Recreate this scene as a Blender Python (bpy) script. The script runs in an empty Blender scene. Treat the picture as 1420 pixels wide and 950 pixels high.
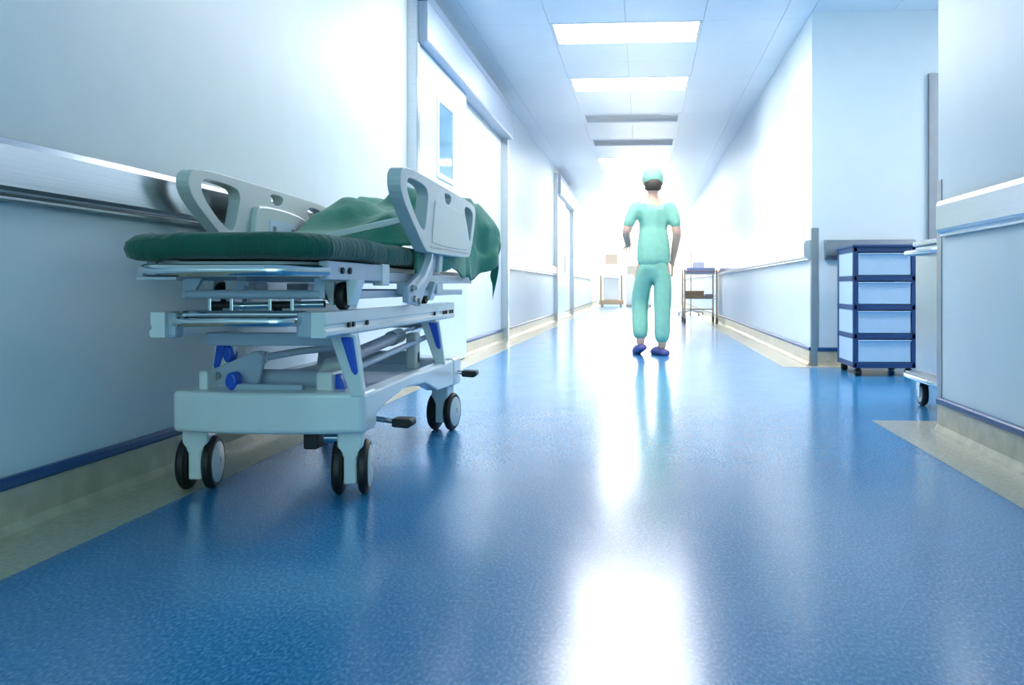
import bpy, bmesh, math, random
from mathutils import Vector, Matrix, noise
sc = bpy.context.scene
col = sc.collection
PI = math.pi

# ------------------------------------------------------------------ camera, world, exposure
F_PX, PX0, PY0, CAM_H, YAW = 1213.0, 809.0, 398.0, 0.596, math.radians(3.86)
cd = bpy.data.cameras.new('camera'); cam = bpy.data.objects.new('camera', cd); col.objects.link(cam)
cd.sensor_fit = 'HORIZONTAL'; cd.sensor_width = 36.0
cd.lens = 36.0 * F_PX / 1420.0
cd.shift_x = (710.0 - PX0) / 1420.0
cd.shift_y = (PY0 - 475.0) / 1420.0
cd.clip_start = 0.02; cd.clip_end = 200
cam.location = (0, 0, CAM_H)
cam.rotation_euler = (PI / 2, math.radians(0.0), YAW)
sc.camera = cam

w = bpy.data.worlds.new('world'); sc.world = w; w.use_nodes = True
w.node_tree.nodes['Background'].inputs[0].default_value = (0.36, 0.65, 0.67, 1)
w.node_tree.nodes['Background'].inputs[1].default_value = 2.4

vs = sc.view_settings
vs.view_transform = 'Standard'; vs.look = 'None'; vs.exposure = 0.82; vs.gamma = 1.0
vs.use_curve_mapping = False
try:
    sc.cycles.use_denoising = True
    sc.cycles.max_bounces = 10; sc.cycles.diffuse_bounces = 6; sc.cycles.glossy_bounces = 5
    sc.cycles.caustics_reflective = False; sc.cycles.caustics_refractive = False
    sc.cycles.sample_clamp_indirect = 6
except Exception:
    pass
LIGHT_W = 15.0        # ceiling panel emission
WINDOW_W = 16.0      # window at the corridor's end

def ray(px, py):
    u = (px - PX0) / F_PX; v = (PY0 - py) / F_PX
    return Vector((-math.sin(YAW) + u * math.cos(YAW), math.cos(YAW) + u * math.sin(YAW), v))
def at_d(px, py, d):
    return Vector((0, 0, CAM_H)) + ray(px, py) * d

# ------------------------------------------------------------------ materials
def lin(c):
    return tuple(((x / 255.0) / 12.92 if x / 255.0 <= 0.04045 else ((x / 255.0 + 0.055) / 1.055) ** 2.4) for x in c)
MATS = {}
def mat(name, rgb, rough=0.5, metal=0.0, var=0.0, scale=30.0, bump=0.0, bscale=None, stretch=None, coat=0.0, spec=0.5, alpha=None, sheen=0.0):
    m = bpy.data.materials.new(name); m.use_nodes = True
    nt = m.node_tree; p = nt.nodes['Principled BSDF']
    c = lin(rgb)
    p.inputs['Base Color'].default_value = (*c, 1)
    p.inputs['Roughness'].default_value = rough
    p.inputs['Metallic'].default_value = metal
    p.inputs['Specular IOR Level'].default_value = spec
    p.inputs['Coat Weight'].default_value = coat
    if sheen: p.inputs['Sheen Weight'].default_value = sheen
    if var or bump:
        tc = nt.nodes.new('ShaderNodeTexCoord'); mp = nt.nodes.new('ShaderNodeMapping')
        nt.links.new(tc.outputs['Object'], mp.inputs[0])
        if stretch: mp.inputs['Scale'].default_value = stretch
    if var:
        n = nt.nodes.new('ShaderNodeTexNoise'); n.inputs['Scale'].default_value = scale; n.inputs['Detail'].default_value = 4
        nt.links.new(mp.outputs[0], n.inputs['Vector'])
        r = nt.nodes.new('ShaderNodeValToRGB'); r.color_ramp.elements[0].position = 0.3; r.color_ramp.elements[1].position = 0.7
        r.color_ramp.elements[0].color = (*[x * (1 - var) for x in c], 1)
        r.color_ramp.elements[1].color = (*[min(1, x * (1 + var)) for x in c], 1)
        nt.links.new(n.outputs['Fac'], r.inputs[0]); nt.links.new(r.outputs[0], p.inputs['Base Color'])
    if bump:
        n2 = nt.nodes.new('ShaderNodeTexNoise'); n2.inputs['Scale'].default_value = bscale or scale; n2.inputs['Detail'].default_value = 3
        nt.links.new(mp.outputs[0], n2.inputs['Vector'])
        b = nt.nodes.new('ShaderNodeBump'); b.inputs['Strength'].default_value = bump; b.inputs['Distance'].default_value = 0.01
        nt.links.new(n2.outputs['Fac'], b.inputs['Height']); nt.links.new(b.outputs[0], p.inputs['Normal'])
    MATS[name] = m
    return m
def emit(name, rgb, strength):
    m = bpy.data.materials.new(name); m.use_nodes = True
    p = m.node_tree.nodes['Principled BSDF']
    p.inputs['Base Color'].default_value = (*lin(rgb), 1)
    p.inputs['Emission Color'].default_value = (*lin(rgb), 1)
    p.inputs['Emission Strength'].default_value = strength
    return m

M_WALL = mat('wall_paint', (228, 236, 238), 0.42, var=0.015, scale=6, bump=0.03, bscale=120)
M_CEIL = mat('ceiling_panel_white', (244, 247, 250), 0.35, var=0.01, scale=8)
M_CEILB = mat('ceiling_joint', (205, 212, 220), 0.7, var=0.02)
M_BEIGE = mat('beige_vinyl', (196, 188, 168), 0.22, var=0.12, scale=60, bump=0.02, bscale=200)
M_SKIRT = mat('beige_skirting', (190, 182, 160), 0.3, var=0.16, scale=14)
M_STRIPE = mat('blue_cap_strip', (30, 78, 130), 0.35, var=0.05)
M_STEEL = mat('brushed_steel', (196, 202, 206), 0.24, 1.0, var=0.06, scale=8, stretch=(1, 0.15, 30), bump=0.02, bscale=60)
M_STEELD = mat('dark_steel', (158, 162, 166), 0.35, 1.0, var=0.05, scale=10)
M_CHROME = mat('chrome', (225, 228, 230), 0.08, 1.0, var=0.02, scale=5)
M_HEADER = mat('anodised_header', (170, 186, 204), 0.4, 0.6, var=0.03, scale=12, stretch=(1, 0.2, 8))
M_DOOR = mat('pale_blue_door', (206, 226, 242), 0.3, var=0.01, scale=10)
M_BLUEGAP = mat('blue_track', (40, 120, 180), 0.4, var=0.04)
M_GLASS = mat('door_glass', (120, 165, 190), 0.06, var=0.06, scale=3)
M_PLASTIC = mat('grey_white_plastic', (206, 212, 210), 0.35, var=0.02, scale=40)
M_WHITE = mat('white_coat', (232, 235, 234), 0.3, var=0.015, scale=20, coat=0.3)
M_FRAME = mat('blue_grey_coat', (180, 192, 208), 0.32, var=0.02, scale=20, coat=0.2)
M_BLUE = mat('royal_blue_plastic', (24, 86, 205), 0.35, var=0.05)
M_BLACK = mat('black_rubber', (24, 22, 22), 0.5, var=0.1)
M_GREEN = mat('green_cotton', (8, 86, 70), 0.85, var=0.16, scale=9, bump=0.7, bscale=60, stretch=(1, 1, 0.18), sheen=0.25)
M_GREEN2 = mat('green_sheet_cotton', (34, 128, 104), 0.85, var=0.12, scale=7, bump=0.2, bscale=30, sheen=0.3)
M_NAVY = mat('navy_plastic', (38, 68, 114), 0.35, var=0.04)
M_DRAWER = mat('frosted_drawer', (196, 216, 234), 0.28, var=0.02, scale=12)
M_SCRUB = mat('teal_scrubs', (142, 198, 172), 0.85, var=0.06, scale=20, bump=0.1, bscale=40)
M_SKIN = mat('skin', (216, 170, 146), 0.55, var=0.04, scale=30)
M_HAIR = mat('dark_hair', (60, 48, 40), 0.6, var=0.1)
M_SHOE = mat('purple_clog', (84, 84, 140), 0.5, var=0.05)
M_LINEN = mat('lilac_linen', (192, 198, 250), 0.8, var=0.06, scale=20)
M_BASKET = mat('brown_basket', (156, 120, 84), 0.7, var=0.25, scale=60)
M_SCREEN = mat('monitor_back', (170, 150, 130), 0.4, var=0.04)
M_TAN = mat('tan_metal', (176, 140, 104), 0.35, 0.5, var=0.05)
M_LIGHT = emit('lit_diffuser', (255, 255, 255), LIGHT_W)
M_WINDOW = emit('bright_window', (255, 238, 196), WINDOW_W)

# floor: blue vinyl with fine speckle
def floor_material():
    m = bpy.data.materials.new('blue_vinyl'); m.use_nodes = True
    nt = m.node_tree; p = nt.nodes['Principled BSDF']
    tc = nt.nodes.new('ShaderNodeTexCoord')
    def noise_n(scale, detail, st=None):
        mp = nt.nodes.new('ShaderNodeMapping'); nt.links.new(tc.outputs['Object'], mp.inputs[0])
        if st: mp.inputs['Scale'].default_value = st
        n = nt.nodes.new('ShaderNodeTexNoise'); n.inputs['Scale'].default_value = scale; n.inputs['Detail'].default_value = detail
        nt.links.new(mp.outputs[0], n.inputs['Vector']); return n
    n1 = noise_n(170, 5, (1, 0.5, 1)); n2 = noise_n(2.2, 3)
    r = nt.nodes.new('ShaderNodeValToRGB')
    e = r.color_ramp.elements
    e[0].position = 0.30; e[0].color = (*lin((30, 110, 168)), 1)
    e[1].position = 0.72; e[1].color = (*lin((104, 178, 222)), 1)
    k = e.new(0.5); k.color = (*lin((50, 138, 194)), 1)
    nt.links.new(n1.outputs['Fac'], r.inputs[0])
    mx = nt.nodes.new('ShaderNodeMix'); mx.data_type = 'RGBA'; mx.blend_type = 'MULTIPLY'
    r2 = nt.nodes.new('ShaderNodeValToRGB'); r2.color_ramp.elements[0].color = (0.82, 0.84, 0.88, 1); r2.color_ramp.elements[1].color = (1.1, 1.08, 1.05, 1)
    nt.links.new(n2.outputs['Fac'], r2.inputs[0])
    mx.inputs['Factor'].default_value = 1.0
    nt.links.new(r.outputs[0], mx.inputs['A']); nt.links.new(r2.outputs[0], mx.inputs['B'])
    nt.links.new(mx.outputs['Result'], p.inputs['Base Color'])
    p.inputs['Roughness'].default_value = 0.2
    rr = nt.nodes.new('ShaderNodeMapRange'); rr.inputs['To Min'].default_value = 0.14; rr.inputs['To Max'].default_value = 0.24
    n3 = noise_n(5, 4); nt.links.new(n3.outputs['Fac'], rr.inputs['Value']); nt.links.new(rr.outputs[0], p.inputs['Roughness'])
    b = nt.nodes.new('ShaderNodeBump'); b.inputs['Strength'].default_value = 0.012; b.inputs['Distance'].default_value = 0.01
    n4 = noise_n(9, 2, (1, 0.5, 1)); nt.links.new(n4.outputs['Fac'], b.inputs['Height']); nt.links.new(b.outputs[0], p.inputs['Normal'])
    p.inputs['Specular IOR Level'].default_value = 0.55
    p.inputs['Coat Weight'].default_value = 0.3; p.inputs['Coat Roughness'].default_value = 0.22
    return m
M_FLOOR = floor_material()

# ------------------------------------------------------------------ mesh builder
class MB:
    def __init__(s): s.v = []; s.f = []
    def add(s, vs_, fs):
        o = len(s.v); s.v += [tuple(x) for x in vs_]; s.f += [tuple(i + o for i in f) for f in fs]; return s
    def box(s, x0, x1, y0, y1, z0, z1):
        v = [(x, y, z) for z in (z0, z1) for y in (y0, y1) for x in (x0, x1)]
        return s.add(v, [(0, 2, 3, 1), (4, 5, 7, 6), (0, 1, 5, 4), (2, 6, 7, 3), (0, 4, 6, 2), (1, 3, 7, 5)])
    def prism(s, pts, axis, a0, a1):
        """pts: polygon in the plane across `axis`; ('x': (y,z)), ('y': (x,z)), ('z': (x,y))"""
        def P(p, a):
            return {'x': (a, p[0], p[1]), 'y': (p[0], a, p[1]), 'z': (p[0], p[1], a)}[axis]
        n = len(pts)
        v = [P(p, a0) for p in pts] + [P(p, a1) for p in pts]
        f = [tuple(range(n))[::-1], tuple(range(n, 2 * n))] + [(i, (i + 1) % n, (i + 1) % n + n, i + n) for i in range(n)]
        return s.add(v, f)
    def cyl(s, p0, p1, r, n=16, r1=None):
        return s.tube([p0, p1], r, n, radii=[r, r if r1 is None else r1])
    def tube(s, pts, r, n=10, radii=None, closed=False):
        pts = [Vector(p) for p in pts]; m = len(pts)
        base = len(s.v); up = None
        for i, p in enumerate(pts):
            if closed: t = (pts[(i + 1) % m] - pts[i - 1])
            else: t = pts[min(i + 1, m - 1)] - pts[max(i - 1, 0)]
            t.normalize()
            if up is None:
                up = Vector((0, 0, 1)) if abs(t.z) < 0.9 else Vector((1, 0, 0))
            a = t.cross(up); a.normalize(); b = a.cross(t); b.normalize(); up = b
            rr = radii[i] if radii else r
            for k in range(n):
                q = p + a * (rr * math.cos(2 * PI * k / n)) + b * (rr * math.sin(2 * PI * k / n))
                s.v.append(tuple(q))
        segs = m if closed else m - 1
        for i in range(segs):
            j = (i + 1) % m
            for k in range(n):
                k2 = (k + 1) % n
                s.f.append((base + i * n + k, base + i * n + k2, base + j * n + k2, base + j * n + k))
        if not closed:
            s.f.append(tuple(base + k for k in range(n))[::-1]); s.f.append(tuple(base + (m - 1) * n + k for k in range(n)))
        return s
    def lathe(s, prof, c, axis='z', n=24):
        """prof: list of (r, h) along axis from centre c"""
        base = len(s.v); c = Vector(c)
        for r, h in prof:
            for k in range(n):
                a = 2 * PI * k / n; x, y = r * math.cos(a), r * math.sin(a)
                d = {'z': (x, y, h), 'x': (h, x, y), 'y': (y, h, x)}[axis]
                s.v.append(tuple(c + Vector(d)))
        for i in range(len(prof) - 1):
            for k in range(n):
                k2 = (k + 1) % n
                s.f.append((base + i * n + k, base + i * n + k2, base + (i + 1) * n + k2, base + (i + 1) * n + k))
        s.f.append(tuple(base + k for k in range(n))[::-1]); s.f.append(tuple(base + (len(prof) - 1) * n + k for k in range(n)))
        return s
    def build(s, name, material, parent=None, bevel=0.0, smooth=False, org=(0, 0, 0), seg=2, subsurf=0, thick=0):
        me = bpy.data.meshes.new(name)
        o3 = Vector(org)
        me.from_pydata([tuple(Vector(v) - o3) for v in s.v], [], s.f); me.validate()
        bm = bmesh.new(); bm.from_mesh(me); bmesh.ops.recalc_face_normals(bm, faces=bm.faces)
        bm.to_mesh(me); bm.free()
        me.materials.append(material)
        ob = bpy.data.objects.new(name, me); col.objects.link(ob)
        if parent: ob.parent = parent
        if smooth:
            for p in me.polygons: p.use_smooth = True
            if smooth != 'all':
                try: me.set_sharp_from_angle(angle=math.radians(40))
                except Exception: pass
        if thick:
            m = ob.modifiers.new('solid', 'SOLIDIFY'); m.thickness = thick
        if bevel:
            m = ob.modifiers.new('bevel', 'BEVEL'); m.width = bevel; m.segments = seg; m.limit_method = 'ANGLE'; m.angle_limit = math.radians(40)
        if subsurf:
            m = ob.modifiers.new('sub', 'SUBSURF'); m.levels = subsurf; m.render_levels = subsurf
        return ob
def tag(o, label=None, cat=None, group=None, kind=None):
    if label: o['label'] = label
    if cat: o['category'] = cat
    if group: o['group'] = group
    if kind: o['kind'] = kind
    return o
def empty(name, loc):
    o = bpy.data.objects.new(name, None); col.objects.link(o); o.location = loc; o.empty_display_size = 0.1
    return o
def struct(o, label, cat):
    return tag(o, label, cat, kind='structure')
def copy_tree(o, parent=None):
    c = o.copy(); col.objects.link(c); c.parent = parent
    for ch in list(o.children): copy_tree(ch, c)
    return c
def chaikin(pts, it=2, keep=0.25):
    for _ in range(it):
        out = []
        for i in range(len(pts)):
            a, b = pts[i], pts[(i + 1) % len(pts)]
            out.append((a[0] * (1 - keep) + b[0] * keep, a[1] * (1 - keep) + b[1] * keep))
            out.append((a[0] * keep + b[0] * (1 - keep), a[1] * keep + b[1] * (1 - keep)))
        pts = out
    return pts
def arc_path(pts, r, n=5):
    """polyline with rounded corners (3D)"""
    pts = [Vector(p) for p in pts]; out = [pts[0]]
    for i in range(1, len(pts) - 1):
        a = (pts[i - 1] - pts[i]); b = (pts[i + 1] - pts[i])
        rr = min(r, a.length * 0.49, b.length * 0.49)
        p0 = pts[i] + a.normalized() * rr; p1 = pts[i] + b.normalized() * rr
        for k in range(n + 1):
            t = k / n
            out.append(p0 * (1 - t) ** 2 + pts[i] * 2 * t * (1 - t) + p1 * t * t)
    out.append(pts[-1]); return out
def holed_plate(outer, holes, axis, a0, a1):
    """plate with holes: returns MB"""
    bm = bmesh.new(); edges = []
    for loop in [outer] + holes:
        vs_ = [bm.verts.new((p[0], p[1], 0)) for p in loop]
        for i in range(len(vs_)): edges.append(bm.edges.new((vs_[i], vs_[(i + 1) % len(vs_)])))
    bmesh.ops.triangle_fill(bm, use_beauty=True, use_dissolve=False, edges=edges)
    ret = bmesh.ops.extrude_face_region(bm, geom=list(bm.faces))
    for g in ret['geom']:
        if isinstance(g, bmesh.types.BMVert): g.co.z = 1
    bm.verts.index_update()
    mb = MB()
    def P(c):
        a = a0 + (a1 - a0) * c.z
        return {'x': (a, c.x, c.y), 'y': (c.x, a, c.y), 'z': (c.x, c.y, a)}[axis]
    mb.add([P(v.co) for v in bm.verts], [tuple(v.index for v in f.verts) for f in bm.faces])
    bm.free(); return mb

# ------------------------------------------------------------------ the setting
XL, XR, ZC = -1.52, 1.27, 2.66
XRN = 1.23                              # the near right wall stands slightly further in
Y_BACK, Y_END = -3.0, 28.4
YA0, YA1, XA = 3.74, 6.67, 4.3          # side alcove on the right: near corner, facing wall, its depth
BW = 0.23                               # beige floor border

fl = MB().box(XL - 0.3, XA + 0.3, Y_BACK, Y_END + 0.3, -0.08, 0.0).build('floor', M_FLOOR)
struct(fl, 'polished blue vinyl corridor floor with fine speckle', 'floor')
bd = MB()
bd.box(XL, XL + BW - 0.01, Y_BACK, Y_END, 0.0, 0.0025)
bd.prism([(XR - BW - 0.02, Y_BACK), (XR + 0.02, Y_BACK), (XR + 0.02, YA0), (XA, YA0), (XA, YA0 + BW), (XR - BW - 0.02, YA0 + BW)], 'z', 0.0, 0.0025)
bd.prism([(XR - BW, YA1 - 0.12), (XA, YA1 - 0.12), (XA, YA1), (XR, YA1), (XR, Y_END), (XR - BW, Y_END)], 'z', 0.0, 0.0025)
struct(bd.build('trim_1', M_BEIGE), 'beige vinyl border strip along the edges of the blue floor', 'floor border')

wl = MB().box(XL - 0.2, XL, Y_BACK, Y_END, 0, ZC + 0.1).build('wall_left', M_WALL)
struct(wl, 'long white corridor wall behind the hospital stretcher', 'wall')
wr = MB().box(XRN, XR + 0.9, Y_BACK, YA0, 0, ZC + 0.1).build('wall_right', M_WALL, bevel=0.006)
struct(wr, 'white wall with steel rail ending at the alcove beside the steel cabinet', 'wall')
wr2 = MB().box(XR, XR + 0.2, YA1, Y_END, 0, ZC + 0.1).build('wall_right_far', M_WALL)
struct(wr2, 'white wall with steel rail beside the instrument trolley', 'wall')
wa = MB().box(XR + 0.2, XA + 0.2, YA1, YA1 + 0.2, 0, ZC + 0.1).build('wall_alcove', M_WALL)
struct(wa, 'pale wall facing down the corridor behind the drawer cart', 'wall')
we = MB().box(XA, XA + 0.2, YA0 - 0.2, YA1 + 0.2, 0, ZC + 0.1)
we.box(XR + 0.9, XA + 0.2, YA0 - 0.2, YA0, 0, ZC + 0.1)
struct(we.build('wall_alcove_side', M_WALL), 'white wall closing the side alcove', 'wall')

# end wall with a bright window
ew = MB()
WX0, WX1, WZ0, WZ1 = -1.15, 0.95, 0.95, 2.45
ew.box(XL, XR, Y_END, Y_END + 0.2, 0, WZ0).box(XL, XR, Y_END, Y_END + 0.2, WZ1, ZC)
ew.box(XL, WX0, Y_END, Y_END + 0.2, WZ0, WZ1).box(WX1, XR, Y_END, Y_END + 0.2, WZ0, WZ1)
struct(ew.build('wall_end', M_WALL), 'white wall at the far end of the corridor around the bright window', 'wall')
wn = empty('window_1', ((WX0 + WX1) / 2, Y_END + 0.1, WZ0))
struct(wn, 'large sunlit window at the far end of the corridor', 'window')
WO = wn.location.copy()
MB().box(WX0, WX1, Y_END + 0.08, Y_END + 0.1, WZ0, WZ1).build('pane', M_WINDOW, wn, org=WO)
fr = MB()
for a in (WX0, (WX0 + WX1) / 2 - 0.03, WX1 - 0.06): fr.box(a, a + 0.06, Y_END - 0.01, Y_END + 0.07, WZ0, WZ1)
for a in (WZ0, WZ1 - 0.06): fr.box(WX0, WX1, Y_END - 0.01, Y_END + 0.07, a, a + 0.06)
fr.build('window_frame', M_WHITE, wn, org=WO)

# ceiling: slab, panels with recessed joints, lights, vents
cl = MB().box(XL - 0.2, XA + 0.2, Y_BACK, Y_END + 0.2, ZC + 0.012, ZC + 0.12).build('ceiling', M_CEILB)
struct(cl, 'white panelled suspended ceiling above the corridor', 'ceiling')
CX = -0.13
xs = [XL, CX - 1.2, CX - 0.6, CX, CX + 0.6, CX + 1.2, XR]
Y0 = 6.82
light_rows = {-3, 0, 3} | {12 + 3 * k for k in range(8)}
vent_rows = {6, 9}
pmesh = {}
def panel(x0, x1, y0, y1):
    key = (round(x1 - x0, 3), round(y1 - y0, 3))
    g = 0.0018
    if key not in pmesh:
        ob = MB().box(g, key[0] - g, g, key[1] - g, 0, 0.014).build('ceiling_panel', M_CEIL, cl)
        pmesh[key] = ob.data
    else:
        ob = bpy.data.objects.new('ceiling_panel', pmesh[key]); col.objects.link(ob); ob.parent = cl
    ob.location = (x0, y0, ZC)
for r in range(-10, 16):
    for i in range(6):
        if i in (2, 3) and (r in light_rows or r in vent_rows): continue
        panel(xs[i], xs[i + 1], Y0 + 0.6 * r, Y0 + 0.6 * r + 0.6)
for r in range(-5, 0):                                   # alcove ceiling
    for i in range(5):
        if r == -3 and i in (3, 4): continue
        panel(XR + 0.6 * i, XR + 0.6 * i + 0.6, Y0 - 0.15 + 0.6 * r, Y0 - 0.15 + 0.6 * r + 0.6)
far = MB()                                               # too far away to tell the panels apart
rr_ = sorted(light_rows)
for r in range(16, 36):
    y = Y0 + 0.6 * r
    far.box(XL, CX - 0.6, y, y + 0.6, ZC, ZC + 0.014).box(CX + 0.6, XR, y, y + 0.6, ZC, ZC + 0.014)
    if r not in light_rows: far.box(CX - 0.6, CX + 0.6, y, y + 0.6, ZC, ZC + 0.014)
fo = far.build('far_ceiling_panels', M_CEIL, cl); fo['kind'] = 'stuff'
proto = None
for r in sorted(light_rows):
    y = Y0 + 0.6 * r
    if y > Y_END - 0.7: continue
    if proto is None:
        proto = empty('ceiling_light', (CX, y + 0.3, ZC))
        MB().box(-0.575, 0.575, -0.275, 0.275, 0.002, 0.012).build('diffuser', M_LIGHT, proto)
        f = MB()
        f.box(-0.6, -0.572, -0.3, 0.3, -0.002, 0.02).box(0.572, 0.6, -0.3, 0.3, -0.002, 0.02)
        f.box(-0.572, 0.572, -0.3, -0.272, -0.002, 0.02).box(-0.572, 0.572, 0.272, 0.3, -0.002, 0.02)
        f.build('frame', M_WHITE, proto); o = proto
    else:
        o = copy_tree(proto)
    o.location = (CX, y + 0.3, ZC)
    tag(o, {-3: 'rectangular light panel in the ceiling over the stretcher, before the first sliding door',
            0: 'bright light panel in the ceiling beside the window leaf of the first sliding door',
            3: 'bright light panel in the ceiling just before the first slatted vent',
            12: 'bright light panel in the ceiling just past the second slatted vent'}.get(r, 'ceiling light panel in the washed-out far part of the corridor beyond the instrument trolley'),
        'ceiling light', 'ceiling lights along the corridor')
alcove_fill = copy_tree(proto); alcove_fill.location = (XR + 2.4, Y0 - 0.15 - 1.5, ZC)  # added lamp out of view, only there to brighten the alcove
tag(alcove_fill, 'added out-of-view fill light panel in the ceiling of the side alcove', 'ceiling light')
vp_ = None
for r in sorted(vent_rows):
    y = Y0 + 0.6 * r
    if vp_ is None:
        vp_ = empty('ceiling_vent', (CX, y + 0.3, ZC))
        MB().box(-0.6, 0.6, -0.3, 0.3, 0.008, 0.014).build('backing', M_CEIL, vp_)
        f = MB()
        f.box(-0.6, -0.56, -0.3, 0.3, -0.003, 0.012).box(0.56, 0.6, -0.3, 0.3, -0.003, 0.012)
        f.box(-0.56, 0.56, -0.3, -0.26, -0.003, 0.012).box(-0.56, 0.56, 0.26, 0.3, -0.003, 0.012)
        f.build('frame', M_CEIL, vp_)
        for k in range(7):
            yy = -0.22 + k * 0.072
            MB().add([(-0.56, yy - 0.02, -0.002), (0.56, yy - 0.02, -0.002), (0.56, yy + 0.025, 0.008), (-0.56, yy + 0.025, 0.008),
                      (-0.56, yy - 0.02, 0.001), (0.56, yy - 0.02, 0.001), (0.56, yy + 0.025, 0.011), (-0.56, yy + 0.025, 0.011)],
                     [(0, 1, 2, 3), (7, 6, 5, 4), (0, 4, 5, 1), (1, 5, 6, 2), (2, 6, 7, 3), (3, 7, 4, 0)]).build('slat', M_CEIL, vp_)
        o = vp_
    else: o = copy_tree(vp_)
    o.location = (CX, y + 0.3, ZC)
    tag(o, 'white slatted air vent right after the two bright ceiling lights' if r == 6 else 'white slatted air vent past the first vent, before the farther lights', 'vent', 'ceiling vents')

# added scatter volume, stands in for lens glow and overexposure down the corridor
hm = bpy.data.materials.new('lens_glow_scatter'); hm.use_nodes = True
hn = hm.node_tree; hn.nodes.remove(hn.nodes['Principled BSDF'])
vsn = hn.nodes.new('ShaderNodeVolumeScatter'); vsn.inputs['Density'].default_value = 0.035; vsn.inputs['Anisotropy'].default_value = 0.35
vsn.inputs['Color'].default_value = (1.0, 0.975, 0.90, 1)
hn.links.new(vsn.outputs[0], hn.nodes['Material Output'].inputs['Volume'])
hz_ = MB().box(XL + 0.13, XR - 0.07, 7.0, Y_END - 0.02, 0.15, ZC - 0.02).build('glow_veil', hm)
tag(hz_, 'added pale scatter volume imitating lens glow in the far part of the corridor', 'glow_veil', kind='stuff')

# skirting, blue cap strip
def skirting(name, n, segs, label):
    """segs: list of (axis, a0, a1, plane, dir): runs along axis from a0 to a1 on plane, sticking out towards dir"""
    mb = MB(); st = MB()
    prof = [(0.0, 0.0), (0.05, 0.0), (0.026, 0.008), (0.014, 0.03), (0.012, 0.114), (0.0, 0.114)]
    cap = [(0.0, 0.114), (0.016, 0.114), (0.019, 0.12), (0.019, 0.136), (0.014, 0.142), (0.0, 0.142)]
    for ax, a0, a1, pl, dr in segs:
        for m_, pf in ((mb, prof), (st, cap)):
            pts = [(pl + dr * p[0], p[1]) for p in pf]
            if ax == 'y':
                m_.prism(pts, 'y', a0, a1)
            else:
                m_.prism(pts, 'x', a0, a1)
    struct(mb.build(name, M_SKIRT), label, 'baseboard')
    struct(st.build('trim_%d' % n, M_STRIPE), 'dark blue cap strip on top of the ' + label, 'trim')
D1 = (5.6, 9.44); D2 = (15.0, 18.5)
LEAF = 1.62
skirting('baseboard_left', 2, [('y', Y_BACK, D1[0], XL, 1), ('y', D1[0] + LEAF, D1[1] - 0.08, XL, 1), ('y', D1[1], D2[0], XL, 1), ('y', D2[0] + LEAF, D2[1] - 0.08, XL, 1), ('y', D2[1], Y_END, XL, 1)], 'beige coved skirting under the wall behind the stretcher')
skirting('baseboard_right', 3, [('y', Y_BACK, YA0 - 0.03, XRN, -1)], 'beige coved skirting of the wall beside the steel cabinet')
skirting('baseboard_right_far', 4, [('y', YA1 + 0.03, Y_END, XR, -1)], 'beige coved skirting of the wall by the instrument trolley')
skirting('baseboard_alcove', 5, [('x', XR + 0.04, 2.1, YA1, -1)], 'beige coved skirting behind the drawer cart')

# steel handrails (flat bumper rails)
def rail_profile(sgn, plane):
    p = [(0.0, 0.80), (0.03, 0.80), (0.03, 0.812), (0.05, 0.82), (0.056, 0.83), (0.056, 0.925), (0.045, 0.945), (0.0, 0.95)]
    return [(plane + sgn * a, b) for a, b in p]
def rail_y(name, sgn, plane, y0, y1, label):
    o = MB().prism(rail_profile(sgn, plane), 'y', y0, y1).build(name, M_STEEL, bevel=0.003)
    return struct(o, label, 'handrail')
rail_y('trim_6', 1, XL, Y_BACK, D1[0] - 0.02, 'brushed steel bumper rail on the wall behind the stretcher')
rail_y('trim_7', 1, XL, D1[1] + 0.05, D2[0] - 0.05, 'brushed steel bumper rail between the two sliding doors')
rail_y('trim_8', 1, XL, D2[1] + 0.05, Y_END - 0.3, 'brushed steel bumper rail beyond the farther sliding door')
rail_y('trim_9', -0.6, XRN, Y_BACK, YA0 - 0.075, 'brushed steel bumper rail ending beside the steel cabinet')
rail_y('trim_10', -1, XR, YA1 + 0.02, Y_END - 0.3, 'polished steel bumper rail on the wall by the instrument trolley')
o = MB().prism(rail_profile(-1, YA1), 'x', XR + 0.09, 2.02).build('trim_11', M_STEELD, bevel=0.003)
struct(o, 'steel bumper rail on the wall behind the drawer cart', 'handrail')
# corner guards: thin steel angles
def guard(name, xc, yc, sx, sy, label):
    m = MB()
    m.box(min(xc, xc - 0.004), max(xc, xc - 0.004), min(yc, yc + sy * 0.05), max(yc, yc + sy * 0.05), 0.0, 1.04)
    m.box(xc - 0.004, xc + sx * 0.05, min(yc, yc - sy * 0.004), max(yc, yc - sy * 0.004), 0.0, 1.04)
    struct(m.build(name, M_STEELD, bevel=0.001), label, 'corner guard')
guard('trim_12', XRN, YA0, 1, -1, 'steel corner guard on the wall edge beside the steel cabinet')
guard('trim_13', XR, YA1, 1, 1, 'steel corner guard on the wall edge to the left of the drawer cart')

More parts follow.
